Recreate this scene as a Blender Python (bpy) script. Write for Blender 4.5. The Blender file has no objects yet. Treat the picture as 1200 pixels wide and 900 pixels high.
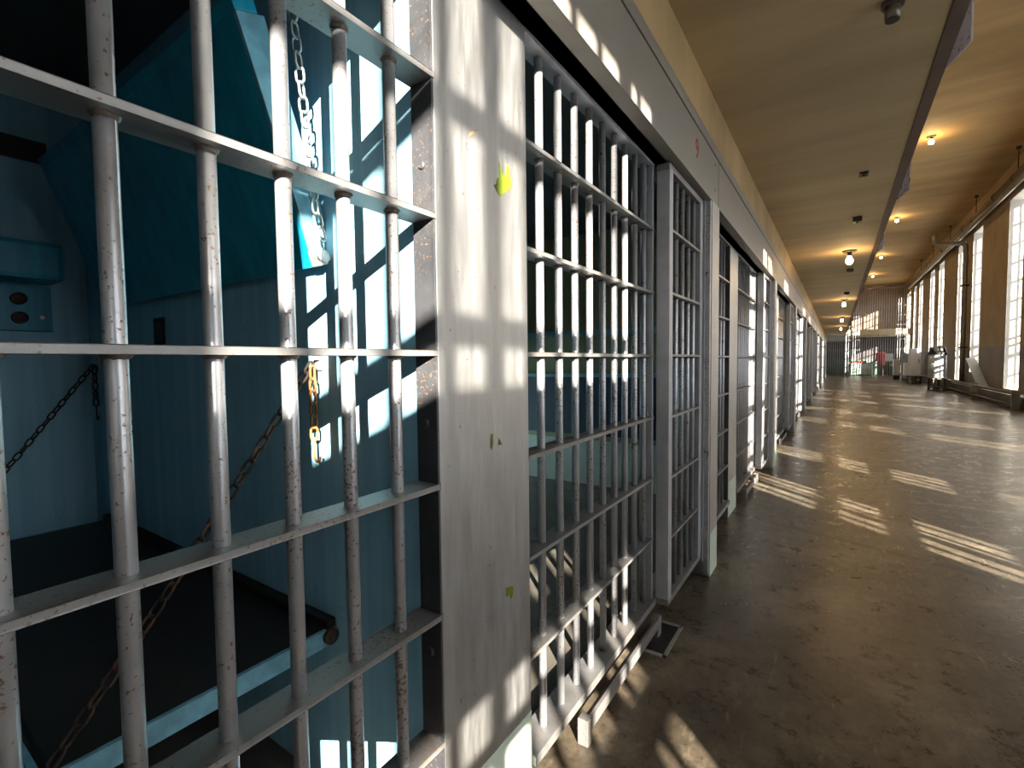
import bpy, bmesh, math, random
from mathutils import Vector, Matrix, Quaternion
random.seed(7)
S = bpy.context.scene
COL = S.collection
PI = math.pi

# ------------------------------------------------------------------ materials
def new_mat(name):
    m = bpy.data.materials.new(name); m.use_nodes = True
    nt = m.node_tree; nt.nodes.clear()
    out = nt.nodes.new('ShaderNodeOutputMaterial')
    b = nt.nodes.new('ShaderNodeBsdfPrincipled')
    nt.links.new(b.outputs[0], out.inputs[0])
    return m, nt, b, out

def pos(nt, scale=(1, 1, 1)):
    g = nt.nodes.new('ShaderNodeNewGeometry')
    mp = nt.nodes.new('ShaderNodeMapping')
    mp.inputs['Scale'].default_value = scale
    nt.links.new(g.outputs['Position'], mp.inputs['Vector'])
    return mp.outputs[0]

def noise(nt, vec, scale, detail=4, rough=.55):
    n = nt.nodes.new('ShaderNodeTexNoise')
    n.inputs['Scale'].default_value = scale
    n.inputs['Detail'].default_value = detail
    n.inputs['Roughness'].default_value = rough
    nt.links.new(vec, n.inputs['Vector'])
    return n.outputs[0]

def ramp(nt, fac, stops):
    r = nt.nodes.new('ShaderNodeValToRGB')
    e = r.color_ramp.elements
    while len(e) < len(stops): e.new(.5)
    for i, (p, c) in enumerate(stops):
        e[i].position = p
        e[i].color = (c[0], c[1], c[2], 1) if not isinstance(c, (int, float)) else (c, c, c, 1)
    nt.links.new(fac, r.inputs[0])
    return r.outputs[0]

def mix(nt, fac, a, b, mode='MIX'):
    n = nt.nodes.new('ShaderNodeMix'); n.data_type = 'RGBA'; n.blend_type = mode
    for sock, v in ((n.inputs[0], fac), (n.inputs[6], a), (n.inputs[7], b)):
        if hasattr(v, 'is_output'): nt.links.new(v, sock)
        elif isinstance(v, (int, float)): sock.default_value = v
        else: sock.default_value = (v[0], v[1], v[2], 1)
    return n.outputs[2]

def bump(nt, b, h, strength=.2, dist=.01):
    n = nt.nodes.new('ShaderNodeBump')
    n.inputs['Strength'].default_value = strength
    n.inputs['Distance'].default_value = dist
    nt.links.new(h, n.inputs['Height'])
    nt.links.new(n.outputs[0], b.inputs['Normal'])

def zmask(nt, z, width=.002):
    g = nt.nodes.new('ShaderNodeNewGeometry')
    s = nt.nodes.new('ShaderNodeSeparateXYZ'); nt.links.new(g.outputs['Position'], s.inputs[0])
    r = nt.nodes.new('ShaderNodeMapRange')
    r.inputs[1].default_value = z - width; r.inputs[2].default_value = z + width
    nt.links.new(s.outputs[2], r.inputs[0])
    return r.outputs[0]

def mat_plain(name, c, rough=.5, metal=0., var=.25, scale=8., emit=None, es=0.):
    m, nt, b, out = new_mat(name)
    v = pos(nt)
    n = noise(nt, v, scale, 5)
    lo = tuple(max(0, x * (1 - var)) for x in c); hi = tuple(min(1, x * (1 + var)) for x in c)
    col = ramp(nt, n, [(.3, lo), (.7, hi)])
    nt.links.new(col, b.inputs['Base Color'])
    b.inputs['Roughness'].default_value = rough; b.inputs['Metallic'].default_value = metal
    if emit:
        b.inputs['Emission Color'].default_value = (*emit, 1); b.inputs['Emission Strength'].default_value = es
    return m

def mat_silver(name, c=(.56, .56, .58), rust=.66, metal=.55, rough=.36):
    m, nt, b, out = new_mat(name)
    v = pos(nt)
    n1 = noise(nt, v, 14, 6, .6)
    base = ramp(nt, n1, [(.3, tuple(x * .78 for x in c)), (.7, c)])
    n2 = noise(nt, v, 150, 3, .6)
    n3 = noise(nt, v, 5, 3)
    ad = nt.nodes.new('ShaderNodeMath'); ad.operation = 'MULTIPLY_ADD'
    ad.inputs[1].default_value = .35; nt.links.new(n3, ad.inputs[0]); nt.links.new(n2, ad.inputs[2])
    msk = ramp(nt, ad.outputs[0], [(rust + .19, 0.), (rust + .25, 1.)])
    col = mix(nt, msk, base, (.16, .085, .045))
    n4 = noise(nt, v, 9, 4, .7)
    stain = ramp(nt, n4, [(.6, 0.), (.8, .2)])
    col = mix(nt, stain, col, (.36, .315, .27))
    nt.links.new(col, b.inputs['Base Color'])
    sub = nt.nodes.new('ShaderNodeMath'); sub.operation = 'MULTIPLY_ADD'
    sub.inputs[1].default_value = -metal; sub.inputs[2].default_value = metal
    nt.links.new(msk, sub.inputs[0]); nt.links.new(sub.outputs[0], b.inputs['Metallic'])
    r = ramp(nt, n1, [(.3, rough - .07), (.75, rough + .13)])
    nt.links.new(r, b.inputs['Roughness'])
    bump(nt, b, n2, .12, .002)
    return m

def mat_pillar():
    m, nt, b, out = new_mat('pillar_paint')
    v = pos(nt, (1, 9, 1.2))
    n = noise(nt, v, 5, 6, .6)
    col = ramp(nt, n, [(.3, (.38, .375, .37)), (.7, (.50, .495, .49))])
    v2 = pos(nt); n2 = noise(nt, v2, 3, 5, .65)
    st = ramp(nt, n2, [(.52, 0.), (.8, .45)])
    col = mix(nt, st, col, (.33, .29, .24))
    n3 = noise(nt, v2, 60, 3)
    sp = ramp(nt, n3, [(.70, 0.), (.74, .7)])
    col = mix(nt, sp, col, (.22, .19, .16))
    nt.links.new(col, b.inputs['Base Color'])
    b.inputs['Metallic'].default_value = .93
    r = ramp(nt, n, [(.3, .4), (.7, .54)]); nt.links.new(r, b.inputs['Roughness'])
    bump(nt, b, n, .1, .003)
    return m

def mat_streak(name, c, c2, rough=.55, lo=.35, hi=.7):
    m, nt, b, out = new_mat(name)
    v = pos(nt, (16, 16, .7))
    n = noise(nt, v, 1.4, 5, .6)
    col = ramp(nt, n, [(lo, c), (hi, c2)])
    v2 = pos(nt); n2 = noise(nt, v2, 22, 5, .7)
    sp = ramp(nt, n2, [(.66, 0.), (.72, .55)])
    col = mix(nt, sp, col, tuple(x * .45 for x in c))
    nt.links.new(col, b.inputs['Base Color'])
    b.inputs['Roughness'].default_value = rough
    bump(nt, b, n2, .12, .003)
    return m

def mat_floor():
    m, nt, b, out = new_mat('concrete_floor')
    v = pos(nt)
    n1 = noise(nt, v, 1.3, 9, .7)
    col = ramp(nt, n1, [(.32, (.042, .033, .023)), (.5, (.125, .098, .067)), (.7, (.29, .237, .167))])
    n2 = noise(nt, v, 7, 10, .82)
    dk = ramp(nt, n2, [(.3, .85), (.6, 0.)])
    col = mix(nt, dk, col, (.026, .019, .014))
    v7 = pos(nt, (1.4, .8, 1)); n6 = noise(nt, v7, 17, 9, .8)
    d6 = ramp(nt, n6, [(.3, .8), (.54, 0.)])
    col = mix(nt, d6, col, (.022, .016, .012))
    n8 = noise(nt, v, 45, 4, .7)
    d8 = ramp(nt, n8, [(.62, 0.), (.75, .35)])
    col = mix(nt, d8, col, (.34, .29, .21))
    vs = pos(nt, (3.2, .55, 1)); n3 = noise(nt, vs, 7, 6, .7)
    sc = ramp(nt, n3, [(.6, 0.), (.7, .5)])
    col = mix(nt, sc, col, (.31, .255, .18))
    # fine scratches
    vo = nt.nodes.new('ShaderNodeTexVoronoi'); vo.feature = 'DISTANCE_TO_EDGE'; vo.inputs['Scale'].default_value = 3.1
    nz = nt.nodes.new('ShaderNodeTexNoise'); nz.inputs['Scale'].default_value = 2.3
    nt.links.new(v, nz.inputs['Vector'])
    mx = nt.nodes.new('ShaderNodeMix'); mx.data_type = 'RGBA'; mx.inputs[0].default_value = .6
    nt.links.new(v, mx.inputs[6]); nt.links.new(nz.outputs[1], mx.inputs[7])
    nt.links.new(mx.outputs[2], vo.inputs['Vector'])
    cr = ramp(nt, vo.outputs[0], [(.0, .35), (.012, 0.)])
    col = mix(nt, cr, col, (.035, .027, .02))
    # saw-cut joint across the corridor
    g = nt.nodes.new('ShaderNodeNewGeometry'); sx = nt.nodes.new('ShaderNodeSeparateXYZ')
    nt.links.new(g.outputs['Position'], sx.inputs[0])
    j = nt.nodes.new('ShaderNodeMath'); j.operation = 'MULTIPLY_ADD'; j.inputs[1].default_value = .02; j.inputs[2].default_value = 0
    nt.links.new(n2, j.inputs[0])
    a = nt.nodes.new('ShaderNodeMath'); a.operation = 'MULTIPLY_ADD'; a.inputs[1].default_value = .33; a.inputs[2].default_value = -3.98
    nt.links.new(sx.outputs[0], a.inputs[0])
    s2 = nt.nodes.new('ShaderNodeMath'); s2.operation = 'ADD'; nt.links.new(sx.outputs[1], s2.inputs[0]); nt.links.new(a.outputs[0], s2.inputs[1])
    s3 = nt.nodes.new('ShaderNodeMath'); s3.operation = 'ADD'; nt.links.new(s2.outputs[0], s3.inputs[0]); nt.links.new(j.outputs[0], s3.inputs[1])
    ab = nt.nodes.new('ShaderNodeMath'); ab.operation = 'ABSOLUTE'; nt.links.new(s3.outputs[0], ab.inputs[0])
    jm = ramp(nt, ab.outputs[0], [(.012, .75), (.05, 0.)])
    col = mix(nt, jm, col, (.018, .014, .011))
    nt.links.new(col, b.inputs['Base Color'])
    r = ramp(nt, n2, [(.3, .2), (.7, .42)]); nt.links.new(r, b.inputs['Roughness'])
    b.inputs['Specular IOR Level'].default_value = .4
    bump(nt, b, n2, .06, .004)
    return m

def mat_ceiling(name, c, rough=.75):
    m, nt, b, out = new_mat(name)
    v = pos(nt, (.35, 1.6, 1)); n = noise(nt, v, 1.1, 6, .62)
    col = ramp(nt, n, [(.3, tuple(x * .72 for x in c)), (.7, tuple(x * 1.08 for x in c))])
    nt.links.new(col, b.inputs['Base Color']); b.inputs['Roughness'].default_value = rough
    bump(nt, b, n, .15, .02)
    return m

def mat_rwall():
    m, nt, b, out = new_mat('corridor_wall_paint')
    v = pos(nt); n = noise(nt, v, 1.7, 6, .62)
    up = ramp(nt, n, [(.3, (.25, .165, .078)), (.7, (.36, .245, .12))])
    dn = ramp(nt, n, [(.3, (.16, .12, .105)), (.7, (.25, .2, .18))])
    col = mix(nt, zmask(nt, 1.53, .01), dn, up)
    nt.links.new(col, b.inputs['Base Color']); b.inputs['Roughness'].default_value = .6
    bump(nt, b, n, .1, .02)
    return m

def mat_endwall():
    m, nt, b, out = new_mat('end_wall_paint_gloom')
    v = pos(nt); n = noise(nt, v, 2.1, 6, .62)
    up = ramp(nt, n, [(.3, (.17, .125, .09)), (.7, (.29, .215, .155))])
    md = ramp(nt, n, [(.3, (.05, .04, .04)), (.7, (.11, .09, .09))])  # dark middle zone puts the gloom behind the gate into the colour
    dn = ramp(nt, n, [(.3, (.07, .105, .085)), (.7, (.13, .18, .145))])
    col = mix(nt, zmask(nt, 1.15, .01), dn, md); col = mix(nt, zmask(nt, 2.9, .01), col, up)
    nt.links.new(col, b.inputs['Base Color']); b.inputs['Roughness'].default_value = .7
    return m

def mat_rust(name='rusty_iron', c=((.022, .013, .009), (.17, .07, .025))):
    m, nt, b, out = new_mat(name)
    v = pos(nt); n = noise(nt, v, 16, 4, .6)
    col = ramp(nt, n, [(.44, c[0]), (.66, c[1])])
    nt.links.new(col, b.inputs['Base Color']); b.inputs['Roughness'].default_value = .7; b.inputs['Metallic'].default_value = .2
    bump(nt, b, noise(nt, v, 120, 3), .3, .002)
    return m

def mat_glass():
    m, nt, b, out = new_mat('dusty_window_glass')
    nt.nodes.remove(b)
    t = nt.nodes.new('ShaderNodeBsdfTransparent'); t.inputs[0].default_value = (.93, .95, .96, 1)
    g = nt.nodes.new('ShaderNodeBsdfGlossy'); g.inputs['Roughness'].default_value = .05
    f = nt.nodes.new('ShaderNodeLayerWeight'); f.inputs[0].default_value = .25
    mx = nt.nodes.new('ShaderNodeMixShader')
    fr = ramp(nt, f.outputs[1], [(.2, .03), (.95, .45)]); nt.links.new(fr, mx.inputs[0]); nt.links.new(t.outputs[0], mx.inputs[1]); nt.links.new(g.outputs[0], mx.inputs[2])
    d = nt.nodes.new('ShaderNodeBsdfTranslucent')
    n = noise(nt, pos(nt), 6, 5); r = ramp(nt, n, [(.4, .03), (.8, .14)])
    m2 = nt.nodes.new('ShaderNodeMixShader'); nt.links.new(r, m2.inputs[0])
    nt.links.new(mx.outputs[0], m2.inputs[1]); nt.links.new(d.outputs[0], m2.inputs[2])
    nt.links.new(m2.outputs[0], out.inputs[0])
    return m

def mat_notice():
    m, nt, b, out = new_mat('notice_board_print')
    v = pos(nt, (1, 1, 1)); n = noise(nt, v, 26, 3, .6)
    col = ramp(nt, n, [(.60, (.62, .57, .57)), (.64, (.08, .06, .07))])
    nt.links.new(col, b.inputs['Base Color']); b.inputs['Roughness'].default_value = .6
    tr = nt.nodes.new('ShaderNodeBsdfTranslucent'); nt.links.new(col, tr.inputs[0])
    mx = nt.nodes.new('ShaderNodeMixShader'); mx.inputs[0].default_value = .5
    nt.links.new(b.outputs[0], mx.inputs[1]); nt.links.new(tr.outputs[0], mx.inputs[2]); nt.links.new(mx.outputs[0], out.inputs[0])
    return m

M = dict(
    silver=mat_silver('silver_bar_paint', (.52, .525, .55), .585, .7, .33),
    rail=mat_silver('silver_rail_paint', (.28, .275, .27), .585, .65, .46),
    steel=mat_silver('grey_steel_paint', (.42, .43, .45), .72, .35, .42),
    dkframe=mat_silver('grey_frame_paint', (.40, .41, .43), .66, .35, .45),  # frame grey, slightly darker than the steel paint
    strip=mat_silver('dark_strip_paint', (.10, .102, .112), .62, .6, .45),
    weld=mat_plain('weld_bead', (.2, .165, .135), .6, .3, .5, 90),
    pillar=mat_pillar(),
    green=mat_plain('pale_green_base_paint', (.50, .58, .49), .5, 0, .1, 6),
    chip=mat_plain('yellow_green_underpaint', (.115, .155, .005), .6, 0, .12, 30),
    chip2=mat_plain('brown_scratch', (.34, .2, .1), .6, 0, .2, 60),
    lintel=mat_silver('lintel_paint', (.27, .245, .215), .74, .25, .5),
    tan=mat_ceiling('tan_plaster', (.46, .32, .155)),
    soffit=mat_ceiling('gallery_soffit_paint', (.56, .43, .245)),
    roof=mat_ceiling('roof_plaster', (.42, .29, .125)),
    fascia=mat_plain('brown_steel_beam', (.12, .085, .065), .55, .1, .25, 4),
    blue=mat_streak('blue_cell_wall', (.23, .47, .61), (.33, .60, .74)),
    bluedk=mat_streak('teal_bunk_paint', (.0, .20, .31), (.01, .32, .46), .42),
    blueedge=mat_plain('blue_bunk_edge', (.13, .30, .38), .5, 0, .25, 25),
    dark=mat_plain('dark_bunk_deck', (.016, .013, .012), .55, 0, .4, 6),
    cellfloor=mat_plain('dark_cell_floor', (.09, .078, .064), .5, 0, .4, 5),
    cellceil=mat_plain('dark_cell_ceiling', (.06, .07, .07), .8, 0, .2, 3),
    olive=mat_plain('olive_cell_wall', (.085, .095, .06), .6, 0, .2, 4),
    olivewhite=mat_plain('pale_cell_paint', (.25, .29, .25), .6, 0, .2, 4),
    navy=mat_streak('navy_bunk_paint', (.012, .018, .035), (.022, .032, .06), .5),
    floor=mat_floor(), rwall=mat_rwall(), endwall=mat_endwall(),
    reveal=mat_plain('white_window_reveal', (.5, .47, .42), .7, 0, .08, 4),
    winframe=mat_plain('window_steel', (.16, .14, .12), .5, .3, .2, 8),
    glass=mat_glass(),
    sunblock=mat_plain('grey_sun_block_panel', (.16, .15, .14), .6, .2, .2, 8),  # for the added panel that blocks sun in the unseen window
    rust=mat_rust(), iron=mat_rust('dark_iron', ((.012, .01, .009), (.07, .045, .03))),
    rustbright=mat_rust('orange_rust', ((.25, .085, .015), (.5, .22, .06))),
    zinc=mat_plain('worn_zinc', (.4, .4, .38), .45, .6, .3, 60),
    black=mat_plain('black_plastic', (.012, .012, .013), .45, 0, .2, 10),
    pipe=mat_plain('painted_pipe', (.2, .175, .135), .38, .45, .2, 5),
    pipedk=mat_plain('dark_lagged_pipe', (.1, .08, .06), .5, .2, .3, 5),
    drum=mat_plain('brushed_drum_steel', (.55, .57, .6), .42, .55, .1, 8),
    white=mat_plain('white_enamel', (.78, .79, .8), .35, 0, .06, 6),
    greybox=mat_plain('grey_enamel', (.22, .21, .2), .5, 0, .15, 6),
    wood=mat_plain('dark_timber', (.06, .045, .032), .6, 0, .35, 6),
    ledge=mat_plain('dark_concrete_ledge', (.075, .056, .04), .6, 0, .3, 4),
    bulb=mat_plain('lit_bulb_glass', (1, .9, .7), .3, 0, 0, 4, (1., .66, .27), 55),
    red=mat_plain('red_cloth', (.55, .03, .02), .7, 0, .2, 5),
    numred=mat_plain('red_number_paint', (.35, .03, .015), .6, 0, .15, 40),
    cream=mat_plain('cream_slab_paint', (.55, .46, .3), .6, 0, .1, 3),
    paleboard=mat_plain('pale_blue_board', (.45, .58, .66), .4, 0, .12, 5),
    notice=mat_notice(),
    seafoam=mat_plain('pale_green_counter', (.42, .55, .45), .5, 0, .15, 5),
)

# ------------------------------------------------------------------ mesh helpers
def bm_box(bm, x0, x1, y0, y1, z0, z1, bev=0):
    r = bmesh.ops.create_cube(bm, size=1)
    for v in r['verts']:
        v.co = Vector(((x0 + x1) / 2 + v.co.x * (x1 - x0), (y0 + y1) / 2 + v.co.y * (y1 - y0), (z0 + z1) / 2 + v.co.z * (z1 - z0)))
    if bev:
        es = list({e for v in r['verts'] for e in v.link_edges})
        bmesh.ops.bevel(bm, geom=es, offset=bev, segments=2, affect='EDGES', profile=.6)
    return bm

def bm_cyl(bm, a, b, r, seg=16, r2=None, cap=True):
    a = Vector(a); b = Vector(b); d = b - a
    q = Vector((0, 0, 1)).rotation_difference(d.normalized()).to_matrix().to_4x4()
    res = bmesh.ops.create_cone(bm, cap_ends=cap, segments=seg, radius1=r, radius2=r if r2 is None else r2, depth=d.length)
    bmesh.ops.transform(bm, matrix=Matrix.Translation((a + b) / 2) @ q, verts=res['verts'])
    for f in {f for v in res['verts'] for f in v.link_faces}:
        if len(f.verts) == 4: f.smooth = True
    return bm

def bm_tube(bm, pts, r, seg=10):
    """smooth tube through points"""
    pts = [Vector(p) for p in pts]; rings = []
    up = None
    for i, p in enumerate(pts):
        t = (pts[min(i + 1, len(pts) - 1)] - pts[max(i - 1, 0)]).normalized()
        if up is None:
            up = t.orthogonal().normalized()
        else:
            up = (up - t * up.dot(t)).normalized()
        s = t.cross(up)
        rings.append([bm.verts.new(p + (up * math.cos(2 * PI * k / seg) + s * math.sin(2 * PI * k / seg)) * r) for k in range(seg)])
    for a, b in zip(rings, rings[1:]):
        for k in range(seg):
            f = bm.faces.new((a[k], a[(k + 1) % seg], b[(k + 1) % seg], b[k])); f.smooth = True
    bm.faces.new(rings[0][::-1]); bm.faces.new(rings[-1])
    return bm

def bm_link(bm, c, d, n, L, W, r):
    """one chain link, centre c, long axis d, in plane (d,n)"""
    d = Vector(d).normalized(); n = (Vector(n) - d * d.dot(Vector(n))).normalized(); w = d.cross(n)
    st = (L - W) / 2; R = W / 2 - r; path = []
    for k in range(7):
        a = -PI / 2 + PI * k / 6; path.append((st + R * math.cos(a), R * math.sin(a)))
    for k in range(7):
        a = PI / 2 + PI * k / 6; path.append((-st + R * math.cos(a), R * math.sin(a)))
    rings = []; N = len(path)
    for i, (u, v) in enumerate(path):
        p0 = path[i - 1]; p1 = path[(i + 1) % N]
        t = (d * (p1[0] - p0[0]) + n * (p1[1] - p0[1])).normalized()
        o = t.cross(w)
        rings.append([bm.verts.new(Vector(c) + d * u + n * v + (o * math.cos(k * PI / 3) + w * math.sin(k * PI / 3)) * r) for k in range(6)])
    for i in range(N):
        a = rings[i]; b = rings[(i + 1) % N]
        for k in range(6):
            f = bm.faces.new((a[k], a[(k + 1) % 6], b[(k + 1) % 6], b[k])); f.smooth = True

def chain_bm(pts, L=.036, W=.022, r=.0026):
    pts = [Vector(p) for p in pts]; bm = bmesh.new()
    pitch = L - 2 * r * 1.6; acc = 0; i = 0
    segs = [(a, b, (b - a).length) for a, b in zip(pts, pts[1:])]
    tot = sum(s[2] for s in segs); n = max(1, int(tot / pitch))
    for k in range(n):
        s = (k + .5) * tot / n
        for a, b, l in segs:
            if s <= l: break
            s -= l
        d = (b - a).normalized(); c = a + d * s
        nn = d.orthogonal().normalized(); nn = Quaternion(d, (0.5 if k % 2 else 0.5 + PI / 2) + random.uniform(-.2, .2)) @ nn
        bm_link(bm, c, d, nn, L, W, r)
    return bm

def mesh_of(bm, name, mat):
    bmesh.ops.recalc_face_normals(bm, faces=bm.faces)
    me = bpy.data.meshes.new(name); bm.to_mesh(me); bm.free(); me.materials.append(mat)
    return me

def link(name, me, parent=None, loc=(0, 0, 0), label=None):
    o = bpy.data.objects.new(name, me); COL.objects.link(o); o.location = loc
    if parent: o.parent = parent
    if label: o['label'] = label
    return o

def obj(name, bm, mat, parent=None, loc=(0, 0, 0), label=None):
    return link(name, mesh_of(bm, name, mat), parent, loc, label)

def box(name, b, mat, parent=None, bev=0, label=None, loc=(0, 0, 0)):
    return obj(name, bm_box(bmesh.new(), *b, bev=bev), mat, parent, loc, label)

def tag(o, label, cat, group=None):
    o['label'] = label; o['category'] = cat
    if group: o['group'] = group
    return o

def thing(name, label, cat, loc=(0, 0, 0), group=None):
    o = bpy.data.objects.new(name, None); COL.objects.link(o); o.location = loc; o.empty_display_size = .1
    return tag(o, label, cat, group)

def struct(name, bm, mat, parent=None):
    o = obj(name, bm, mat, parent)
    if not parent: o['kind'] = 'structure'
    return o

def dup(root, dy, label, group=None):
    r = root.copy(); COL.objects.link(r)
    r.location = root.location + Vector((0, dy, 0)); r['label'] = label
    if group: r['group'] = group
    for ch in list(root.children):
        c = ch.copy(); COL.objects.link(c); c.parent = r
        for g in list(ch.children):
            d = g.copy(); COL.objects.link(d); d.parent = c
    return r

ORD = ['first', 'second', 'third', 'fourth', 'fifth', 'sixth', 'seventh', 'eighth', 'ninth', 'tenth', 'eleventh', 'twelfth']

# ------------------------------------------------------------------ dimensions (corridor runs along +Y, cells on -X)
P = 3.29                                     # cell module
NMOD = 11
XF = -.693                                   # front of rails and pillars
PY0, PY1 = .751, 1.105                       # first pillar
ZS, DZ = .144, .2828                         # sill top, rail spacing
XB = -.724                                   # bar axis
ZH = 2.125                                   # underside of lintel
RAILZ = [ZS + DZ * k for k in range(7)]
XR = 3.85                                    # corridor wall
YEND = 38.8

# ------------------------------------------------------------------ shared meshes
def bar_mesh(z0, z1, rails, r=.0122):
    bm = bmesh.new(); bm_cyl(bm, (0, 0, z0), (0, 0, z1), r, 20)
    rnd = random.Random(3); welds = []
    for z in rails:
        rings = []
        for zz, rr in ((z - .011, r * 1.32), (z - .0145, r * 1.22), (z - .018, r * .98)):
            rings.append([bm.verts.new((rr * (1 + rnd.uniform(-.1, .14)) * math.cos(2 * PI * k / 14), rr * (1 + rnd.uniform(-.1, .14)) * math.sin(2 * PI * k / 14), zz + rnd.uniform(-.0015, .0015))) for k in range(14)])
        for a, b in zip(rings, rings[1:]):
            for k in range(14):
                f = bm.faces.new((a[k], a[(k + 1) % 14], b[(k + 1) % 14], b[k])); f.smooth = True; f.material_index = 1
    me = mesh_of(bm, 'bar', M['silver']); me.materials.append(M['weld'])
    return me
BAR = bar_mesh(.07, ZH + .03, RAILZ)

def rail_mesh(y0, y1, xf=XF, xb=-.755):
    return mesh_of(bm_box(bmesh.new(), xf - (0), xb, y0, y1, -.012, 0, .0015), 'rail', M['rail'])

def grate(name, label, base_y, y0, y1, bars, end_plates, group, header=True):
    """fixed grille: rails, bars, end plates; local y measured from base_y"""
    t = thing(name, label, 'barred grille', (XF, base_y, 0), group)
    ox = -XF; oy = -base_y
    rm = rail_mesh(y0 + oy, y1 + oy, 0, -.062)
    for k, z in enumerate(RAILZ):
        link('rail' if k else 'sill_rail', rm if k else mesh_of(bm_box(bmesh.new(), .012, -.075, y0 + oy, y1 + oy, -.03, 0, .002), 'sill_rail', M['rail']), t, (0, 0, z))
    for b in bars:
        link('bar', BAR, t, (XB + ox, b + oy, 0))
    box('header_bar', (-.062, 0, y0 + oy, y1 + oy, ZH - .012, ZH + .03), M['dkframe'], t, .0015)
    for (a, b, bolts) in end_plates:
        p = box('end_plate', (-.062, -.002, a + oy, b + oy, .11, ZH), M['dkframe'], t, .0015)
        for z in bolts:
            bm = bmesh.new(); bm_cyl(bm, (-.035, a + oy + .002, z), (-.035, a + oy - .006, z), .016, 14)
            bm_cyl(bm, (-.035, a + oy - .004, z), (-.035, a + oy - .013, z), .009, 6)
            obj('bolt', bm, M['zinc'], p)
    return t

# ------------------------------------------------------------------ cell fronts
short0 = grate('cell_grille', 'silver barred grille of the nearest cell, in front of the blue bunks and chains', PY0,
               -.222, PY0, [.6596 - .1108 * i for i in range(8)], [], 'narrow barred grilles left of the pillars')
wide0 = grate('cell_grille', 'silver barred grille right of the pillar with chipped green paint', PY1,
              PY1, 2.185, [1.2235 + .1131 * i for i in range(9)], [(2.165, 2.185, (.48, 1.0, 1.58, 2.02))], 'wide barred grilles beside the cell doors')

def chip(name, pts, mat, parent, x=.0006):
    bm = bmesh.new(); vs = [bm.verts.new((x, y, z)) for y, z in pts]
    f = bm.faces.new(vs)
    r = bmesh.ops.extrude_face_region(bm, geom=[f])
    for v in r['geom']:
        if isinstance(v, bmesh.types.BMVert): v.co.x += .0006
    bmesh.ops.triangulate(bm, faces=[f for f in bm.faces if len(f.verts) > 4])
    obj(name, bm, mat, parent)

def make_pillar():
    t = thing('cell_pillar', 'wide silver-grey steel pillar with chipped yellow-green paint in the foreground', 'pillar', (XF, PY0, 0), 'steel pillars between the cells')
    w = PY1 - PY0
    box('shaft', (-.06, 0, 0, w, 0, ZH), M['pillar'], t, .002)
    bm = bm_box(bmesh.new(), -.03, .0012, .001, w + .0008, 0, .275)
    obj('painted_base', bm, M['green'], t, label='pale green painted base of the pillar')
    box('frame_strip', (-.06, -.001, -.005, .0005, .08, ZH), M['strip'], t, .001)
    for z in (.62, 1.12, 1.66):
        bm = bmesh.new(); bm_cyl(bm, (-.032, -.004, z), (-.032, -.009, z), .011, 14, .006); obj('rivet', bm, M['strip'], t)
    return t
pillar0 = make_pillar()
CHIPS_AT = pillar0

def make_post():
    t = thing('door_post', 'silver-grey steel door post at the far side of the nearest cell door', 'door post', (-.587, 2.845, 0), 'steel posts beside the cell doors')
    box('shaft', (-.1, 0, .03, .218, 0, ZH + .005), M['pillar'], t, .002)
    box('slot_channel', (-.115, -.03, -.012, .032, .1, ZH), M['steel'], t, .002)
    box('edge_strip', (-.03, -.004, 0, .031, .02, ZH), M['silver'], t, .002)
    box('painted_base', (-.05, .0012, .031, .219, 0, .25), M['green'], t, label='pale green painted foot of the post')
    return t
post0 = make_post()

def make_door():
    X0 = -.683; Y0 = 2.165
    t = thing('cell_door', 'sliding barred door under the red number 9', 'barred door', (X0, Y0, 0), 'sliding barred cell doors')
    box('stile', (0, .058, .022, .078, .13, 2.105), M['steel'], t, .003)
    box('stile', (0, .058, .60, .66, .13, 2.105), M['dkframe'], t, .003)
    rm = mesh_of(bm_box(bmesh.new(), .001, .057, .07, .61, -.012, 0, .0015), 'rail', M['rail'])
    for z in RAILZ[1:]: link('rail', rm, t, (0, 0, z))
    box('bottom_rail', (0, .058, .02, .66, .118, .146), M['rail'], t, .002)
    box('top_rail', (0, .058, .02, .66, 2.09, 2.12), M['rail'], t, .002)
    for i in range(5): link('bar', BAR2, t, (.03, 2.274 + .111 * i - Y0, 0))
    return t
BAR2 = bar_mesh(.12, 2.1, RAILZ[1:])
door0 = make_door()

def make_track():
    t = thing('door_track', 'raised steel door track along the foot of the grille beside door 9', 'door track', (-.66, 1.38, 0), 'steel door tracks at the foot of the grilles')
    bm = bm_box(bmesh.new(), 0, .014, 0, .78, .04, .082, .002); bm_box(bm, -.03, .0, .0, .78, .04, .046)
    obj('guide_rail', bm, M['rail'], t)
    for a, b in ((-.01, .025), (.73, .775)):
        box('shoe', (-.022, .015, a, b, .0, .088), M['rail'], t, .003)
    return t
track0 = make_track()

def num_mesh(txt, size):
    cu = bpy.data.curves.new('numeral', 'FONT'); cu.body = txt; cu.size = size; cu.align_x = 'CENTER'; cu.extrude = .0006
    o = bpy.data.objects.new('tmp', cu); COL.objects.link(o)
    dg = bpy.context.evaluated_depsgraph_get(); me = bpy.data.meshes.new_from_object(o.evaluated_get(dg))
    bpy.data.objects.remove(o); bpy.data.curves.remove(cu); me.materials.clear(); me.materials.append(M['numred'])
    return me

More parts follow.
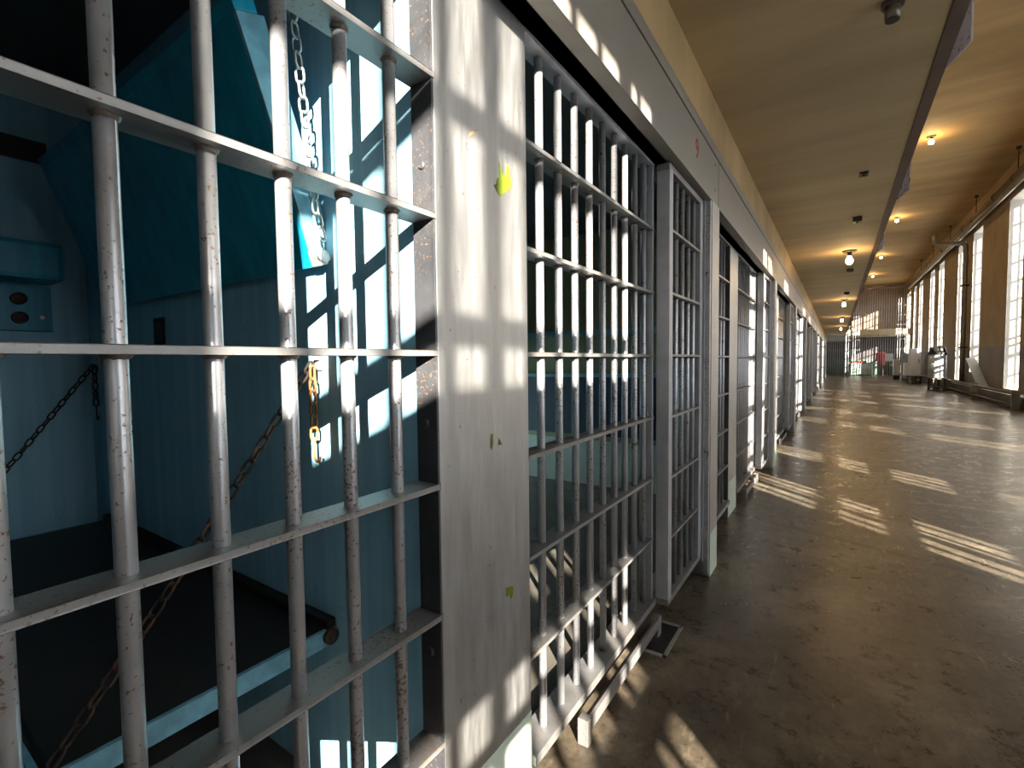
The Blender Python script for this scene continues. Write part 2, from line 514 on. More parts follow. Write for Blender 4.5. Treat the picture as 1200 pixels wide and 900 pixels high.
for k in range(NMOD):
    dy = P * k
    if k:
        n = ORD[k]; far = n + ' along the row from the camera'
        dup(pillar0, dy, f'silver-grey steel pillar with pale green foot, {n} pillar along the cell row', 'steel pillars between the cells')
        dup(wide0, dy, f'silver barred grille beside its cell door, {n} wide grille along the row')
        dup(door0, dy, f'sliding barred cell door, {n} door along the row')
        dup(post0, dy, f'silver-grey steel door post, {n} post along the row')
        if k < 4: dup(track0, dy, f'raised steel door track on the floor, {n} track along the row')
        if k < 4: dup(short0, dy, f'narrow barred grille left of the {n} steel pillar along the row')
    # lintel covers
    bm = bm_box(bmesh.new(), -.76, -.587, 3.035 + P * (k - 1), 3.027 + P * k, ZH, 2.388, .003)
    bm_box(bm, -.70, -.64, 3.03 + P * (k - 1), 3.03 + P * k, ZH - .0, ZH + .01)
    lt = struct('trim_%d' % (k + 1), bm, M['lintel'])
    for yy in (2.93 + dy,):
        for zz in (2.2, 2.34):
            bm = bmesh.new(); bm_cyl(bm, (-.589, yy, zz), (-.582, yy, zz), .008, 10); obj('rivet', bm, M['steel'], lt)

# paint loss on the first pillar
for pts, mm in (
 ([(.2277, 1.7391), (.2381, 1.7186), (.2428, 1.7118), (.2551, 1.7115), (.2632, 1.744), (.2707, 1.7394), (.2728, 1.719), (.2852, 1.6945), (.2657, 1.6783), (.232, 1.6551), (.2167, 1.6631), (.2052, 1.6747), (.217, 1.6795), (.2208, 1.6942), (.2293, 1.7008)], 'chip'),
 ([(.11, 1.753), (.1174, 1.7657), (.1467, 1.7826), (.136, 1.7715), (.1172, 1.7569)], 'chip2'),
 ([(.1808, 1.0733), (.189, 1.075), (.1897, 1.0498), (.1835, 1.0354), (.1779, 1.0432)], 'chip'),
 ([(.2137, 1.0604), (.2281, 1.0427), (.2097, 1.0433)], 'chip'),
 ([(.2395, .6702), (.2694, .6634), (.2677, .6413), (.2596, .6326), (.2559, .6477), (.2391, .6473)], 'chip')):
    chip('paint_chip', pts, M[mm], pillar0)

# cell numbers painted on the lintel
n9 = link('cell_number', num_mesh('9', .135), None, (-.5862, 2.515, 2.235)); n9.rotation_euler = (PI / 2, 0, PI / 2)
tag(n9, 'red painted number 9 on the grey lintel over the nearest cell door', 'number')
n10 = link('cell_number', num_mesh('10', .135), None, (-.5862, 5.805, 2.235)); n10.rotation_euler = (PI / 2, 0, PI / 2)
tag(n10, 'small dark red cell number on the lintel farther along', 'number')

# ------------------------------------------------------------------ the building shell
Y0W, Y1W, ZR = -14., 43.5, 6.45
struct('floor', bm_box(bmesh.new(), -.80, XR, Y0W, Y1W, -.2, 0), M['floor'])
struct('floor_cells', bm_box(bmesh.new(), -3.0, -.80, -2.6, YEND, -.2, .105), M['cellfloor'])
struct('ceiling', bm_box(bmesh.new(), -.9, XR + .6, Y0W, Y1W, ZR, ZR + .2), M['roof'])
struct('ceiling_cells', bm_box(bmesh.new(), -3.0, -.60, -2.6, YEND, 2.40, 2.46), M['cellceil'])
struct('ceiling_gallery', bm_box(bmesh.new(), -.62, .37, Y0W, YEND, 2.72, 3.04), M['soffit'])
struct('trim_beam', bm_box(bmesh.new(), .372, .432, Y0W, YEND, 2.715, 3.07, .004), M['fascia'])
struct('trim_lintel_cap', bm_box(bmesh.new(), -.66, -.589, -.3, YEND, 2.402, 2.46, .004), M['lintel'])
struct('wall_over_cells', bm_box(bmesh.new(), -.70, -.60, -.3, YEND, 2.46, 2.72), M['tan'])
struct('wall_gallery', bm_box(bmesh.new(), -.9, -.62, Y0W, Y1W, 3.04, ZR), M['tan'])
struct('wall_left', bm_box(bmesh.new(), -.9, -.66, Y0W, -.23, 0, 2.72), M['pillar'])
struct('wall_rear', bm_box(bmesh.new(), -.9, XR + .6, Y0W - .2, Y0W, 0, ZR), M['rwall'])
struct('wall_cell_back', bm_box(bmesh.new(), -3.0, -2.87, -2.6, YEND, .1, 2.4), M['blue'])
struct('wall_cell_side', bm_box(bmesh.new(), -2.87, -.76, -2.6, -2.5, .1, 2.4), M['blue'])
def mat_cell9():
    m, nt, b, out = new_mat('olive_cell_paint'); n = noise(nt, pos(nt), 3, 5)
    a = ramp(nt, n, [(.3, (.17, .185, .10)), (.7, (.23, .25, .14))]); c = ramp(nt, n, [(.3, (.32, .36, .32)), (.7, (.42, .46, .41))])
    col = mix(nt, zmask(nt, .52, .004), c, a); nt.links.new(col, b.inputs['Base Color']); b.inputs['Roughness'].default_value = .6
    return m
OLV = mat_cell9()
for k in range(NMOD + 1):
    struct('wall_partition', bm_box(bmesh.new(), -2.87, -.755, .76 + P * k, 1.10 + P * k, .1, 2.4), M['blue'] if k == 0 else OLV)

# windows in the corridor wall: (near edge, far edge, sill, has added sun-blocking panel)
WIN = [(-13.3, -12.0, .35, 0), (-10.4, -9.1, .35, 0), (-7.3, -6.0, .35, 0), (-4.56, -2.4, 1.77, 1), (.30, 1.58, .35, 0), (2.45, 3.66, .35, 0), (6.55, 7.85, .35, 0), (9.15, 10.45, .35, 0), (12.9, 14.1, .35, 0),
       (15.3, 16.6, .35, 0), (17.45, 18.78, .35, 0), (21.7, 23.0, .70, 0), (24.2, 25.5, .35, 0), (28.5, 29.75, 1.75, 0), (31.0, 32.3, .30, 0), (34.9, 36.2, 1.75, 0), (37.4, 38.5, .35, 0), (40.1, 42.1, .35, 0)]
ZT0 = 5.5
bm = bmesh.new(); y = Y0W
for a, b_, zb, blocked in WIN:
    bm_box(bm, XR, XR + .6, y, a, 0, ZR); bm_box(bm, XR, XR + .6, a, b_, 0, zb); bm_box(bm, XR, XR + .6, a, b_, 4.36 if blocked else ZT0, ZR); y = b_
bm_box(bm, XR, XR + .6, y, Y1W, 0, ZR)
struct('wall_right', bm, M['rwall'])
struct('wall_end', bm_box(bmesh.new(), -3, XR + .6, Y1W, Y1W + .2, 0, ZR), M['endwall'])
struct('wall_end_left', bm_box(bmesh.new(), -.9, -.76, YEND, Y1W, 0, 3.04), M['endwall'])
for i, (a, b_, zb, blocked) in enumerate(WIN):
    w = b_ - a; bm = bmesh.new(); XG = XR + .5; ZT = 4.36 if blocked else ZT0
    for y0, y1, z0, z1 in ((a, a + .04, zb, ZT), (b_ - .04, b_, zb, ZT), (a, b_, zb, zb + .05), (a, b_, ZT - .05, ZT)):
        bm_box(bm, XG - .02, XG + .04, y0, y1, z0, z1)
    n = max(4, round((ZT - zb) / .51))
    for j in range(1, n):
        zz = zb + (ZT - zb) * j / n
        if blocked: zz = (2.1, 2.45, 3.49, 3.97)[min(j, 4) - 1]
        t = .028
        bm_box(bm, XG - .02, XG + .03, a + .04, b_ - .04, zz - t, zz + t)
    for zz, th in ((1.70, .03), (1.42, .045)): bm_box(bm, XG - .02, XG + .04, a + .04, b_ - .04, zz - th, zz + th) if zb < 1.2 else None
    for j in (1, 2): bm_box(bm, XG - .015, XG + .03, a + w * j / 3 - .018, a + w * j / 3 + .018, zb + .05, ZT - .05)
    wn = struct('window_%d' % (i + 1), bm, M['winframe'])
    obj('pane', bm_box(bmesh.new(), XG + .004, XG + .008, a + .04, b_ - .04, zb + .05, ZT - .05), M['glass'], wn)
    # white painted reveal lining, a thin plaster skin inside the opening
    bm = bmesh.new()
    bm_box(bm, XR + .004, XG - .02, a, a + .006, zb, ZT); bm_box(bm, XR + .004, XG - .02, b_ - .006, b_, zb, ZT)
    bm_box(bm, XR + .004, XG - .02, a, b_, ZT - .006, ZT); bm_box(bm, XR + .004, XG - .02, a, b_, zb, zb + .006)
    obj('reveal', bm, M['reveal'], wn)
    bm = bmesh.new(); ns = round(w / .165)
    for j in range(1, ns): bm_cyl(bm, (XG + .06, a + w * j / ns, zb), (XG + .06, a + w * j / ns, ZT), .019, 8)
    obj('security_bars', bm, M['winframe'], wn)
    if blocked: obj('sun_block_panel', bm_box(bmesh.new(), XG - .04, XG - .021, a, b_, 2.59, 3.34), M['sunblock'], wn)  # added opaque panel, out of view, blocks a band of sun through this window

# ------------------------------------------------------------------ inside the nearest cell: bunks, chains, wall fittings
def lower_bunk(name, label, y_wall, x0, x1, depth, z, group=None):
    t = thing(name, label, 'bunk', ((x0 + x1) / 2, y_wall, z), group); cx = (x0 + x1) / 2
    box('deck', (x0 - cx, x1 - cx - .012, -depth + .012, -.004, -.006, .012), M['dark'], t, .003)
    box('end_rail', (x1 - cx - .012, x1 - cx, -depth, -.004, -.032, .013), M['blueedge'], t, .002, label='light blue painted end rail')
    box('end_rail', (x0 - cx, x0 - cx + .012, -depth, -.004, -.032, .013), M['blueedge'], t, .002)
    box('side_rail', (x0 - cx, x1 - cx, -depth - .012, -depth, -.032, .013), M['blueedge'], t, .002)
    box('wall_angle', (x0 - cx, x1 - cx, -.03, -.003, .012, .035), M['dark'], t, .002)
    bm = bmesh.new(); bm_cyl(bm, (x1 - cx - .005, -.022, -.005), (x1 - cx + .012, -.022, -.005), .02, 18)
    bm_cyl(bm, (x1 - cx, -.022, -.005), (x1 - cx + .02, -.022, -.005), .009, 12)
    obj('hinge', bm, M['iron'], t)
    return t
lower_bunk('wall_bunk', 'dark lowered bunk with light blue edge hanging on rusty chains behind the nearest bars', .76, -2.70, -1.075, .56, .553)

def folded_bunk(name, label, y_wall, x0, x1, width, z, tilt, mat, edge):
    cx = (x0 + x1) / 2
    t = thing(name, label, 'bunk', (cx, y_wall, z)); t.rotation_euler = (tilt, 0, 0)
    # local: plate stands up along +Z, faces -Y
    box('plate', (x0 - cx, x1 - cx - .012, -.022, -.010, 0, width), mat, t, .002)
    box('end_rail', (x1 - cx - .012, x1 - cx, -.022, .045, 0, width), edge, t, .002)
    box('end_rail', (x0 - cx, x0 - cx + .012, -.022, .03, 0, width), edge, t, .002)
    box('outer_rail', (x0 - cx, x1 - cx, -.024, .03, width, width + .03), mat, t, .003)
    bm = bmesh.new()
    bm_box(bm, x1 - cx - .012, x1 - cx + .022, -.026, .0, .0, .04, .003)
    bm_cyl(bm, (x1 - cx + .022, -.014, .02), (x1 - cx + .036, -.014, .02), .014, 16)
    obj('hinge_bracket', bm, M['zinc'], t, label='worn metal hinge bracket with a round pin')
    return t
TI = math.atan(.341)
ub = folded_bunk('folding_bunk', 'big teal steel bunk folded up against the wall of the nearest cell', .752, -2.53, -1.075, .545, 1.497, TI, M['bluedk'], M['blueedge'])

def hook_bm(p, L=.05, r=.0032):
    p = Vector(p); pts = [p + Vector((0, 0, .0)), p + Vector((0, 0, -L))]
    for k in range(1, 9):
        a = PI * k / 8 * 1.1
        pts.append(p + Vector((.011 * (1 - math.cos(a)), -.0, -L - .011 * math.sin(a))))
    return bm_tube(bmesh.new(), pts, r, 8)

def chain(label, pts, mat, group=None, L=.041, W=.025, r=.0033, hook=None, plate=None, hmat=None):
    t = thing('bunk_chain', label, 'chain', pts[0], group)
    o = Vector(pts[0])
    obj('links', chain_bm([Vector(p) - o for p in pts], L, W, r), mat, t)
    if hook: obj('hook', hook_bm(Vector(hook) - o), hmat or mat, t)
    if plate:
        bm = bm_box(bmesh.new(), plate[0] - o.x - .013, plate[0] - o.x + .013, .7505 - o.y, .7595 - o.y, plate[1] - o.z - .03, plate[1] - o.z + .03, .002)
        bm_tube(bm, [Vector((plate[0] + .012 * math.cos(a), .752 - .016 * math.sin(a), plate[1])) - o for a in [PI * k / 8 for k in range(9)]], .0035, 8)
        obj('wall_plate', bm, M['zinc'], t)
    return t
HX, HZ = -1.112, 1.262
def mid(a, b, t, sag=0): 
    return tuple(a[i] + (b[i] - a[i]) * t - (sag if i == 2 else 0) for i in range(3))
A = (HX, .735, HZ - .01); B = (-1.085, .205, .575)
chain('long rusty chain running from the wall hook down to the corner of the lowered bunk', [A, mid(A, B, .35, .012), mid(A, B, .7, .012), B], M['rust'], plate=(HX, HZ))
chain('short orange-rusted chain end with a hook hanging beside the long chain', [(HX + .012, .728, HZ - .02), (HX + .012, .728, HZ - .205)], M['rustbright'], hook=(HX + .012, .728, HZ - .20), hmat=M['rustbright'])
A2 = (-2.74, .738, 1.255); B2 = (-2.60, .205, .575)
chain('dark chain slanting down across the back wall of the nearest cell', [A2, mid(A2, B2, .5, .015), B2], M['iron'], plate=(-2.74, 1.262))
chain('short dark chain end with a hook hanging near the back corner of the cell', [(-2.725, .735, 1.25), (-2.725, .735, 1.07)], M['iron'], hook=(-2.725, .735, 1.075))
chain('grey chain hanging straight down in front of the folded bunk, from high on the wall', [(-1.048, .66, 2.36), (-1.046, .67, 2.05), (-1.042, .71, 1.62), (-1.036, .725, 1.545)], M['zinc'], L=.042, W=.026, r=.0032)

t = thing('wall_slot', 'small dark metal slot on the blue wall under the folded bunk', 'wall fitting', (-2.09, .76, 1.375))
box('slot_frame', (-.045, .045, -.004, 0, -.05, .05), M['iron'], t, .001); box('slot_hole', (-.032, .032, -.006, -.003, -.035, .035), M['black'], t)

t = thing('wall_cabinet', 'dark blue wall box on the back wall above the push buttons', 'wall cabinet', (-2.87, .3, 1.60))
box('body', (0, .2, -.4, .34, 0, .155), M['bluedk'], t, .02)
t = thing('wall_button_panel', 'dark blue wall panel with two round push buttons on the back wall of the cell', 'panel', (-2.87, .3, 1.40))
pn = box('panel', (0, .02, -.4, .335, 0, .195), M['bluedk'], t, .004)
for zz in (.055, .135):
    bm = bmesh.new(); bm_cyl(bm, (.018, .23, zz), (.045, .23, zz), .025, 18); bm_cyl(bm, (.045, .23, zz), (.055, .23, zz), .016, 14); obj('push_button', bm, M['iron'], t)
bm = bmesh.new(); bm_cyl(bm, (.018, .30, .06), (.026, .30, .06), .008, 12); obj('screw', bm, M['zinc'], t)
t = thing('ceiling_vent', 'dark rectangular vent opening high on the back wall of the cell', 'vent', (-2.87, .4, 2.12))
box('vent_frame', (0, .02, -.5, .245, 0, .09), M['black'], t, .003)

# cell 9 behind the wide grille: one bunk down, one folded flat
t = lower_bunk('wall_bunk', 'blue-edged upper bunk lowered in the second cell, seen through the wide grille', .76 + P, -2.70, -1.075, .5, 1.48)
ub9 = folded_bunk('folding_bunk', 'dark navy bunk folded against the wall in the second cell, behind the wide grille', .752 + P, -2.70, -1.075, .53, .57, .03, M['navy'], M['blueedge'])
box('edge_strip', (-.81, .81, -.028, .034, .53, .562), M['blueedge'], ub9, .002, label='bright blue edge strip')
# ------------------------------------------------------------------ corridor floor and ceiling fittings
t = thing('floor_hatch', 'small square floor cover plate beside the foot of the nearest door', 'floor hatch', (-.64, 2.12, 0))
bm = bmesh.new()
for b_ in ((-.065, .065, -.145, -.125), (-.065, .065, .125, .145), (-.065, -.05, -.145, .145), (.05, .065, -.145, .145)):
    bm_box(bm, b_[0], b_[1], b_[2], b_[3], 0, .004)
obj('frame', bm, M['greybox'], t); box('cover', (-.05, .05, -.125, .125, 0, .002), M['black'], t)

def lamp(name, label, loc, group, power, size=.045):
    t = thing(name, label, 'ceiling lamp', loc, group)
    bm = bmesh.new(); bm_cyl(bm, (0, 0, -.02), (0, 0, 0), .075, 20, .09); obj('base_plate', bm, M['pipedk'], t)
    bm = bmesh.new(); bm_cyl(bm, (0, 0, -.075), (0, 0, -.018), .024, 16, .03); obj('socket', bm, M['black'], t)
    bm = bmesh.new()
    pr = [(.018, -.07), (.024, -.085), (size * .8, -.11), (size, -.135), (size * .85, -.165), (size * .5, -.182), (.004, -.187)]
    rings = [[bm.verts.new((r * math.cos(2 * PI * k / 16), r * math.sin(2 * PI * k / 16), z)) for k in range(16)] for r, z in pr]
    for a, b_ in zip(rings, rings[1:]):
        for k in range(16):
            f = bm.faces.new((a[k], a[(k + 1) % 16], b_[(k + 1) % 16], b_[k])); f.smooth = True
    bm.faces.new(rings[-1]); bm.faces.new(rings[0])
    obj('bulb', bm, M['bulb'], t)
    l = bpy.data.lights.new('bulb_light', 'POINT'); l.energy = power; l.color = (1, .64, .3); l.shadow_soft_size = .05
    lo = bpy.data.objects.new('bulb_light', l); COL.objects.link(lo); lo.parent = t; lo.location = (0, 0, -.25)
    return t
for i, (yy, lb) in enumerate(((8.16, 'nearest lit bulb under the gallery ceiling over the corridor'), (14.8, 'second lit bulb along the gallery ceiling'), (21.0, 'third lit bulb along the gallery ceiling'), (27.2, 'farthest lit bulb under the gallery ceiling'))):
    lamp('ceiling_lamp', lb, (.115, yy, 2.72), 'bulbs under the gallery ceiling', 9)
for i, (yy, lb) in enumerate(((15.2, 'nearest lit bulb on the high roof right of the gallery'), (23.1, 'second lit bulb along the high roof'), (31.0, 'third lit bulb along the high roof'), (37.9, 'farthest lit bulb on the high roof near the end gate'))):
    lamp('roof_lamp', lb, (1.75, yy, ZR), 'bulbs on the high roof', 30, .06)

t = thing('ceiling_speaker', 'dark round fitting hanging from the gallery ceiling at the top of the picture', 'ceiling fitting', (.165, 2.60, 2.72))
bm = bmesh.new(); bm_cyl(bm, (0, 0, -.02), (0, 0, 0), .04, 16); obj('base_plate', bm, M['pipedk'], t)
bm = bmesh.new(); bm_cyl(bm, (0, 0, -.075), (0, .005, -.015), .026, 20, .028); obj('barrel', bm, M['pipe'], t)
bm = bmesh.new(); bm_cyl(bm, (0, 0, -.078), (0, 0, -.0745), .024, 20); obj('opening', bm, M['black'], t)
for yy, sz, lb in ((4.83, (.03, .05, .015), 'flat dark plate on the gallery ceiling'), (6.29, (.04, .05, .05), 'small black box on the gallery ceiling before the nearest bulb'), (9.82, (.045, .05, .05), 'small black box on the gallery ceiling behind the nearest bulb'), (13.2, (.05, .05, .06), 'small black box just before the second gallery bulb')):
    t = thing('ceiling_box', lb, 'ceiling box', (.15, yy, 2.72))
    box('box', (-sz[0], sz[0], -sz[1], sz[1], -sz[2], 0), M['black'], t, .004)
    bm = bmesh.new(); bm_cyl(bm, (0, 0, -sz[2] - .006), (0, 0, -sz[2] + .002), .014, 12); obj('cover_screw', bm, M['iron'], t)

# notices hung along the gallery edge
for (xa, ya, xb, yb, h, lb) in ((.505, 3.195, .440, 3.43, .75, 'nearest printed notice hanging beyond the gallery edge at the top'), (.511, 5.64, .440, 5.97, .75, 'second printed notice along the gallery edge'),
                         (.503, 8.37, .440, 8.7, .75, 'third printed notice along the gallery edge'), (.50, 17.5, .44, 18.6, 1.3, 'far pale notice along the gallery edge'), (.50, 23.5, .44, 25.2, 1.3, 'farthest pale notice along the gallery edge near the gate')):
    a = Vector((xa, ya, 0)); b_ = Vector((xb, yb, 0)); d = (b_ - a); n = Vector((d.y, -d.x, 0)).normalized() * .004
    t = thing('hanging_notice', lb, 'notice', (xa, ya, 2.75), 'notices along the gallery edge')
    bm = bmesh.new(); vs = []
    for off in (-n, n):
        vs.append([bm.verts.new(p + off + Vector((0, 0, z))) for p, z in ((Vector((0, 0, 0)), 0), (d, 0), (d, h), (Vector((0, 0, 0)), h))])
    bm.faces.new(vs[0]); bm.faces.new(vs[1][::-1])
    for k in range(4): bm.faces.new((vs[0][k], vs[0][(k + 1) % 4], vs[1][(k + 1) % 4], vs[1][k]))
    obj('board', bm, M['notice'], t)

# ------------------------------------------------------------------ right-hand side: pipes, ledge, appliances
t = thing('overhead_pipe', 'pair of long pipes hung below the roof along the windowed wall', 'pipe', (3.65, 13, 5.71))
bm = bmesh.new(); bm_cyl(bm, (0, -3, .0), (0, 25.4, .0), .12, 20)
for yy in range(-2, 26, 4): bm_cyl(bm, (0, yy, 0), (0, yy + .12, 0), .14, 20)
obj('upper_pipe', bm, M['pipedk'], t)
bm = bmesh.new(); bm_cyl(bm, (-.07, -3, -.2), (-.07, 25.4, -.2), .075, 16); obj('lower_pipe', bm, M['pipe'], t)
for yy in (4.2, 8.6, 12.9, 17.0, 21.0):
    bm = bmesh.new(); bm_cyl(bm, (0, yy, .1), (0, yy, ZR - 5.71), .012, 8); bm_cyl(bm, (0, yy, ZR - 5.77), (0, yy, ZR - 5.71), .05, 10); bm_cyl(bm, (0, yy - .03, 0), (0, yy + .03, 0), .128, 18)
    obj('hanger_rod', bm, M['iron'], t)
t = thing('elbow_pipe', 'pipe rising on the wall and turning out under the roof between the windows', 'pipe', (3.72, 23.4, .35))
pts = [(0, 0, 0), (0, 0, 4.77)] + [(-.18 * (1 - math.cos(a)), 0, 4.77 + .18 * math.sin(a)) for a in [PI / 2 * k / 6 for k in range(1, 7)]] + [(-.72, 0, 4.95)] + \
      [(-.72 - .13 * math.sin(a), 0, 4.95 + .13 * (1 - math.cos(a))) for a in [PI / 2 * k / 6 for k in range(1, 7)]] + [(-.85, 0, 5.35)]
obj('pipe_run', bm_tube(bmesh.new(), pts, .075, 14), M['pipe'], t)
for zz in (1.2, 3.4): box('wall_clamp', (-.1, .11, -.1, .1, zz, zz + .06), M['iron'], t, .004)

t = thing('wall_ledge', 'long dark concrete ledge along the foot of the windowed wall', 'ledge', (3.5, 15.5, 0))
box('ledge', (0, .349, 0, 23.2, 0, .3), M['ledge'], t, .01)
t = thing('heating_pipe', 'long low heating pipe on brackets along the windowed wall', 'pipe', (3.36, 15.5, 0))
bm = bmesh.new(); bm_cyl(bm, (0, 0, .40), (0, 23, .40), .04, 14); obj('pipe_run', bm, M['pipe'], t)
bm = bmesh.new(); bm_cyl(bm, (.0, 0, .12), (0, 23, .12), .03, 12); obj('return_pipe', bm, M['pipedk'], t)
for yy in (0., 4, 8, 12, 16, 20):
    box('bracket', (-.045, .1, yy - .02, yy + .05, 0, .47), M['pipe'], t, .006)

def bench(name, label, x0, x1, y0, y1, z):
    t = thing(name, label, 'bench', ((x0 + x1) / 2, (y0 + y1) / 2, 0)); w = (x1 - x0) / 2; d = (y1 - y0) / 2
    box('top', (-w, w, -d, d, z - .05, z), M['wood'], t, .005)
    for sx in (-1, 1):
        for sy in (-1, 1): box('leg', (sx * (w - .06) - .04, sx * (w - .06) + .04, sy * (d - .06) - .04, sy * (d - .06) + .04, 0, z - .05), M['wood'], t, .004)
    box('shelf', (-w + .05, w - .05, -d + .05, d - .05, .1, .13), M['wood'], t, .004)
    return t
bench('low_bench', 'low dark bench carrying the steel drum', 2.90, 3.30, 23.2, 24.6, .475)
t = thing('steel_drum', 'shiny steel drum with a black lid on the low bench', 'drum', (3.10, 23.8, .475))
bm = bmesh.new(); bm_cyl(bm, (0, 0, 0), (0, 0, .86), .26, 32)
for zz in (.03, .3, .58, .83): bm_cyl(bm, (0, 0, zz - .012), (0, 0, zz + .012), .268, 32)
obj('body', bm, M['drum'], t)
bm = bmesh.new(); bm_cyl(bm, (0, 0, .86), (0, 0, .93), .29, 28); bm_cyl(bm, (0, 0, .93), (0, 0, 1.14), .26, 28, .22); obj('lid', bm, M['black'], t)
bm = bmesh.new(); bm_cyl(bm, (-.1, -.25, .07), (-.13, -.31, .07), .02, 10); obj('tap', bm, M['iron'], t)

bench('low_bench', 'low dark bench carrying the tall white cabinet', 2.88, 3.30, 29.2, 31.2, .36)
t = thing('white_cabinet', 'tall white enamel cabinet with a lower side section, beyond the steel drum', 'cabinet', (3.07, 30, .36))
box('body', (-.2, .22, -.25, .25, 0, 1.3), M['white'], t, .02); box('side_section', (-.2 - .2, -.2, -.2, .2, 0, .62), M['white'], t, .02)
box('door_panel', (-.17, .19, -.262, -.25, .08, 1.22), M['white'], t, .006); box('handle', (.13, .15, -.285, -.262, .6, .8), M['iron'], t, .003)
t = thing('grey_cabinet', 'grey metal cabinet left of the tall white cabinet', 'cabinet', (3.1, 33.6, 0))
box('body', (-.2, .2, -.3, .3, .1, 1.45), M['greybox'], t, .01); box('base', (-.18, .18, -.28, .28, 0, .1), M['black'], t, .004); box('door_panel', (-.18, .18, -.31, -.30, .15, 1.4), M['greybox'], t, .004)
t = thing('white_bin', 'narrow white bin next to the end gate', 'bin', (2.75, 34.4, 0))
box('body', (-.14, .14, -.2, .2, .25, 1.1), M['white'], t, .02); box('stand', (-.14, .14, -.2, .2, 0, .25), M['black'], t, .01); box('lid', (-.15, .15, -.21, .21, 1.1, 1.14), M['white'], t, .01)

t = thing('leaning_board', 'pale blue board leaning aslant along the wall under a window', 'board', (3.66, 20.0, .315))
t.rotation_euler = (math.atan2(.85, 1.8), 0, 0)
box('panel', (-.12, .12, 0, 1.98, .02, .045), M['paleboard'], t, .006); box('back_frame', (-.1, .1, .1, 1.9, 0, .02), M['wood'], t, .004)

# ------------------------------------------------------------------ the barred end of the corridor
struct('trim_end_slab', bm_box(bmesh.new(), .44, XR, YEND - .06, Y1W, 2.72, 3.06), M['cream'])
struct('trim_end_beam', bm_box(bmesh.new(), -.76, .45, YEND + .02, YEND + .3, 2.35, 2.72), M['white'])
g = thing('end_gate', 'tall two-tier barred gate closing the far end of the corridor', 'barred gate', (1.5, YEND, 0))
bm_ = bmesh.new(); bm_cyl(bm_, (0, 0, 0), (0, 0, 2.72), .013, 8); GB = mesh_of(bm_, 'bar', M['silver'])
bm_ = bmesh.new(); bm_cyl(bm_, (0, 0, 3.06), (0, 0, 5.68), .013, 8); GU = mesh_of(bm_, 'bar', M['silver'])
x = -.72
while x < 3.84:
    link('bar', GB, g, (x - 1.5, -.07, 0))
    x += .12
x = .50
while x < 3.84:
    link('bar', GU, g, (x - 1.5, -.07, 0)); x += .12
for z in (.08, .9, 1.75, 2.4): box('rail', (-2.24, 2.34, -.085, -.061, z - .015, z + .015), M['rail'], g)
for z in (3.3, 3.9, 4.5, 5.1): box('rail', (-1.05, 2.34, -.085, -.061, z - .012, z + .012), M['rail'], g)
box('top_beam', (-1.05, 2.34, -.12, .02, 5.62, 5.78), M['fascia'], g, .005)
for xx in (-2.24, -1.06, 2.30): box('gate_post', (xx - .03, xx + .03, -.1, -.03, 0, 2.72), M['steel'], g, .003)

t = thing('display_counter', 'pale green counter behind the end gate, under the red cloth', 'counter', (1.35, 41.2, 0))
box('body', (-.65, .65, -.35, .35, .08, .85), M['seafoam'], t, .01); box('plinth', (-.6, .6, -.3, .3, 0, .08), M['black'], t); box('top', (-.72, .72, -.4, .4, .85, .9), M['white'], t, .008)
box('drawer', (-.6, -.02, -.37, -.35, .5, .8), M['seafoam'], t, .004); box('drawer', (.02, .6, -.37, -.35, .5, .8), M['white'], t, .004)
bm = bm_box(bmesh.new(), -.62, .32, -.42, .3, .0, .12, .03); o = obj('red_cloth', bm, M['red'], None, (1.35, 41.2, .9)); tag(o, 'folded red cloth lying on the pale counter behind the gate', 'cloth')
t = thing('red_jacket', 'red jacket hanging on a stand behind the end gate', 'jacket', (2.45, 41.0, 0))
bm = bmesh.new(); bm_cyl(bm, (0, 0, 0), (0, 0, 1.75), .02, 10); bm_cyl(bm, (0, 0, 0), (0, 0, .03), .2, 16); obj('stand', bm, M['iron'], t)
bm = bmesh.new(); rings = []
for r_, z in ((.2, .75), (.2, 1.1), (.23, 1.4), (.22, 1.58), (.08, 1.66)):
    rings.append([bm.verts.new((r_ * math.cos(2 * PI * k / 14), r_ * .5 * math.sin(2 * PI * k / 14), z)) for k in range(14)])
for a, b_ in zip(rings, rings[1:]):
    for k in range(14): bm.faces.new((a[k], a[(k + 1) % 14], b_[(k + 1) % 14], b_[k])).smooth = True
obj('jacket_body', bm, M['red'], t)
for sx in (-1, 1): 
    bm = bmesh.new(); bm_cyl(bm, (sx * .2, 0, 1.55), (sx * .29, -.02, .95), .065, 12, .05); obj('sleeve', bm, M['red'], t)
t = thing('sign_board', 'blank white board on a post behind the end gate', 'sign', (2.85, 40.6, 0))
box('board', (-.22, .22, -.012, .012, 1.0, 1.5), M['white'], t, .004); bm = bmesh.new(); bm_cyl(bm, (0, .02, 0), (0, .02, 1.0), .02, 8); bm_cyl(bm, (0, .02, 0), (0, .02, .03), .16, 14); obj('post', bm, M['iron'], t)
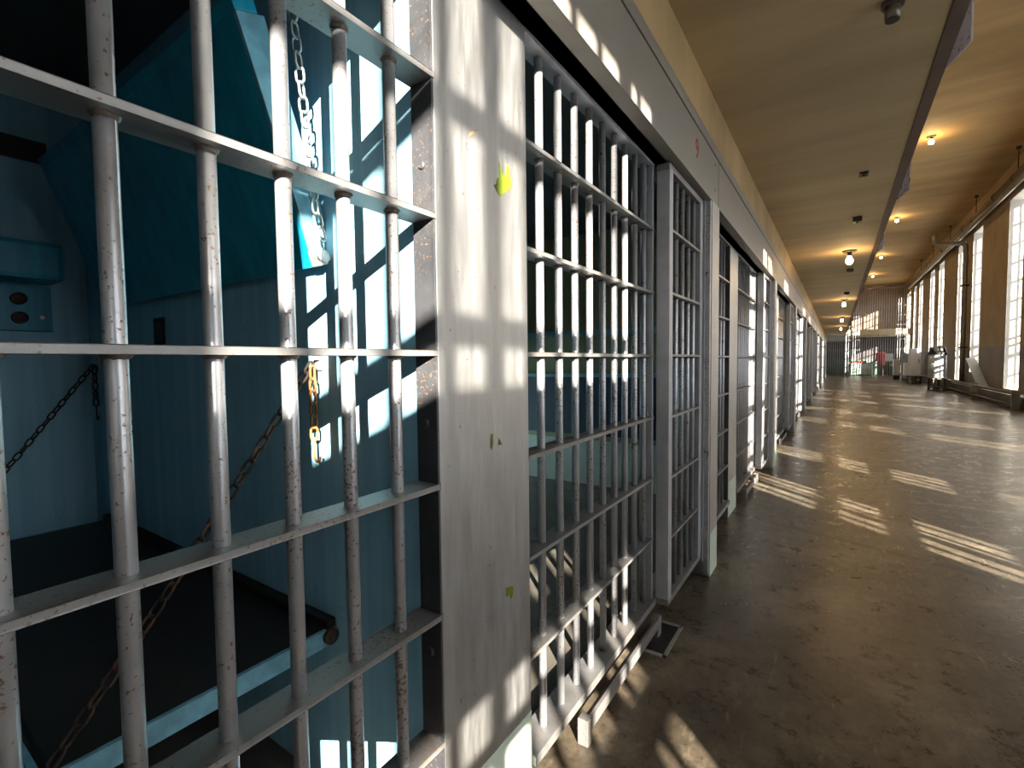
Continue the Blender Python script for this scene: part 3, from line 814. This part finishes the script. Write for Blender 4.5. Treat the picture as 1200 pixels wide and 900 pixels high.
t = thing('dark_table', 'dark table behind the right half of the end gate', 'table', (3.1, 41.8, 0))
box('top', (-.5, .5, -.35, .35, .7, .75), M['wood'], t, .005)
for sx in (-.44, .44):
    for sy in (-.3, .3): box('leg', (sx - .03, sx + .03, sy - .03, sy + .03, 0, .7), M['wood'], t, .003)

# ------------------------------------------------------------------ light
az = math.radians(43.5); el = math.atan(.312)
d = Vector((-math.cos(az) * math.cos(el), math.sin(az) * math.cos(el), -math.sin(el)))
sl = bpy.data.lights.new('sun', 'SUN'); sl.energy = 86; sl.angle = math.radians(.27); sl.color = (1, .89, .75)
so = bpy.data.objects.new('sun', sl); COL.objects.link(so); so.location = (12, -6, 9); so.rotation_euler = d.to_track_quat('-Z', 'Y').to_euler()
w = bpy.data.worlds.new('sky'); S.world = w; w.use_nodes = True
nt = w.node_tree; bg = nt.nodes['Background']
bg.inputs[0].default_value = (.88, .94, 1, 1); bg.inputs[1].default_value = 8.8

# ------------------------------------------------------------------ camera
F = 564.5
def rot(yaw, pitch, roll):
    fw = Vector((-math.sin(yaw) * math.cos(pitch), math.cos(yaw) * math.cos(pitch), math.sin(pitch)))
    r0 = Vector((math.cos(yaw), math.sin(yaw), 0)); u0 = r0.cross(fw)
    return r0 * math.cos(roll) + u0 * math.sin(roll), -r0 * math.sin(roll) + u0 * math.cos(roll), fw
r_, u_, f_ = rot(.5938, -.0469, -.0107)
cd = bpy.data.cameras.new('camera'); co = bpy.data.objects.new('camera', cd); COL.objects.link(co)
cd.sensor_width = 36; cd.lens = F / 1200 * 36; cd.clip_start = .02; cd.clip_end = 200
co.matrix_world = Matrix(((r_.x, u_.x, -f_.x, 0), (r_.y, u_.y, -f_.y, 0), (r_.z, u_.z, -f_.z, 1.25), (0, 0, 0, 1)))
S.camera = co
S.view_settings.view_transform = 'Standard'
S.view_settings.look = 'None'
S.view_settings.exposure = -.35
S.cycles.max_bounces = 8; S.cycles.diffuse_bounces = 5; S.cycles.transparent_max_bounces = 12
S.cycles.use_denoising = True
S.cycles.sample_clamp_indirect = 8
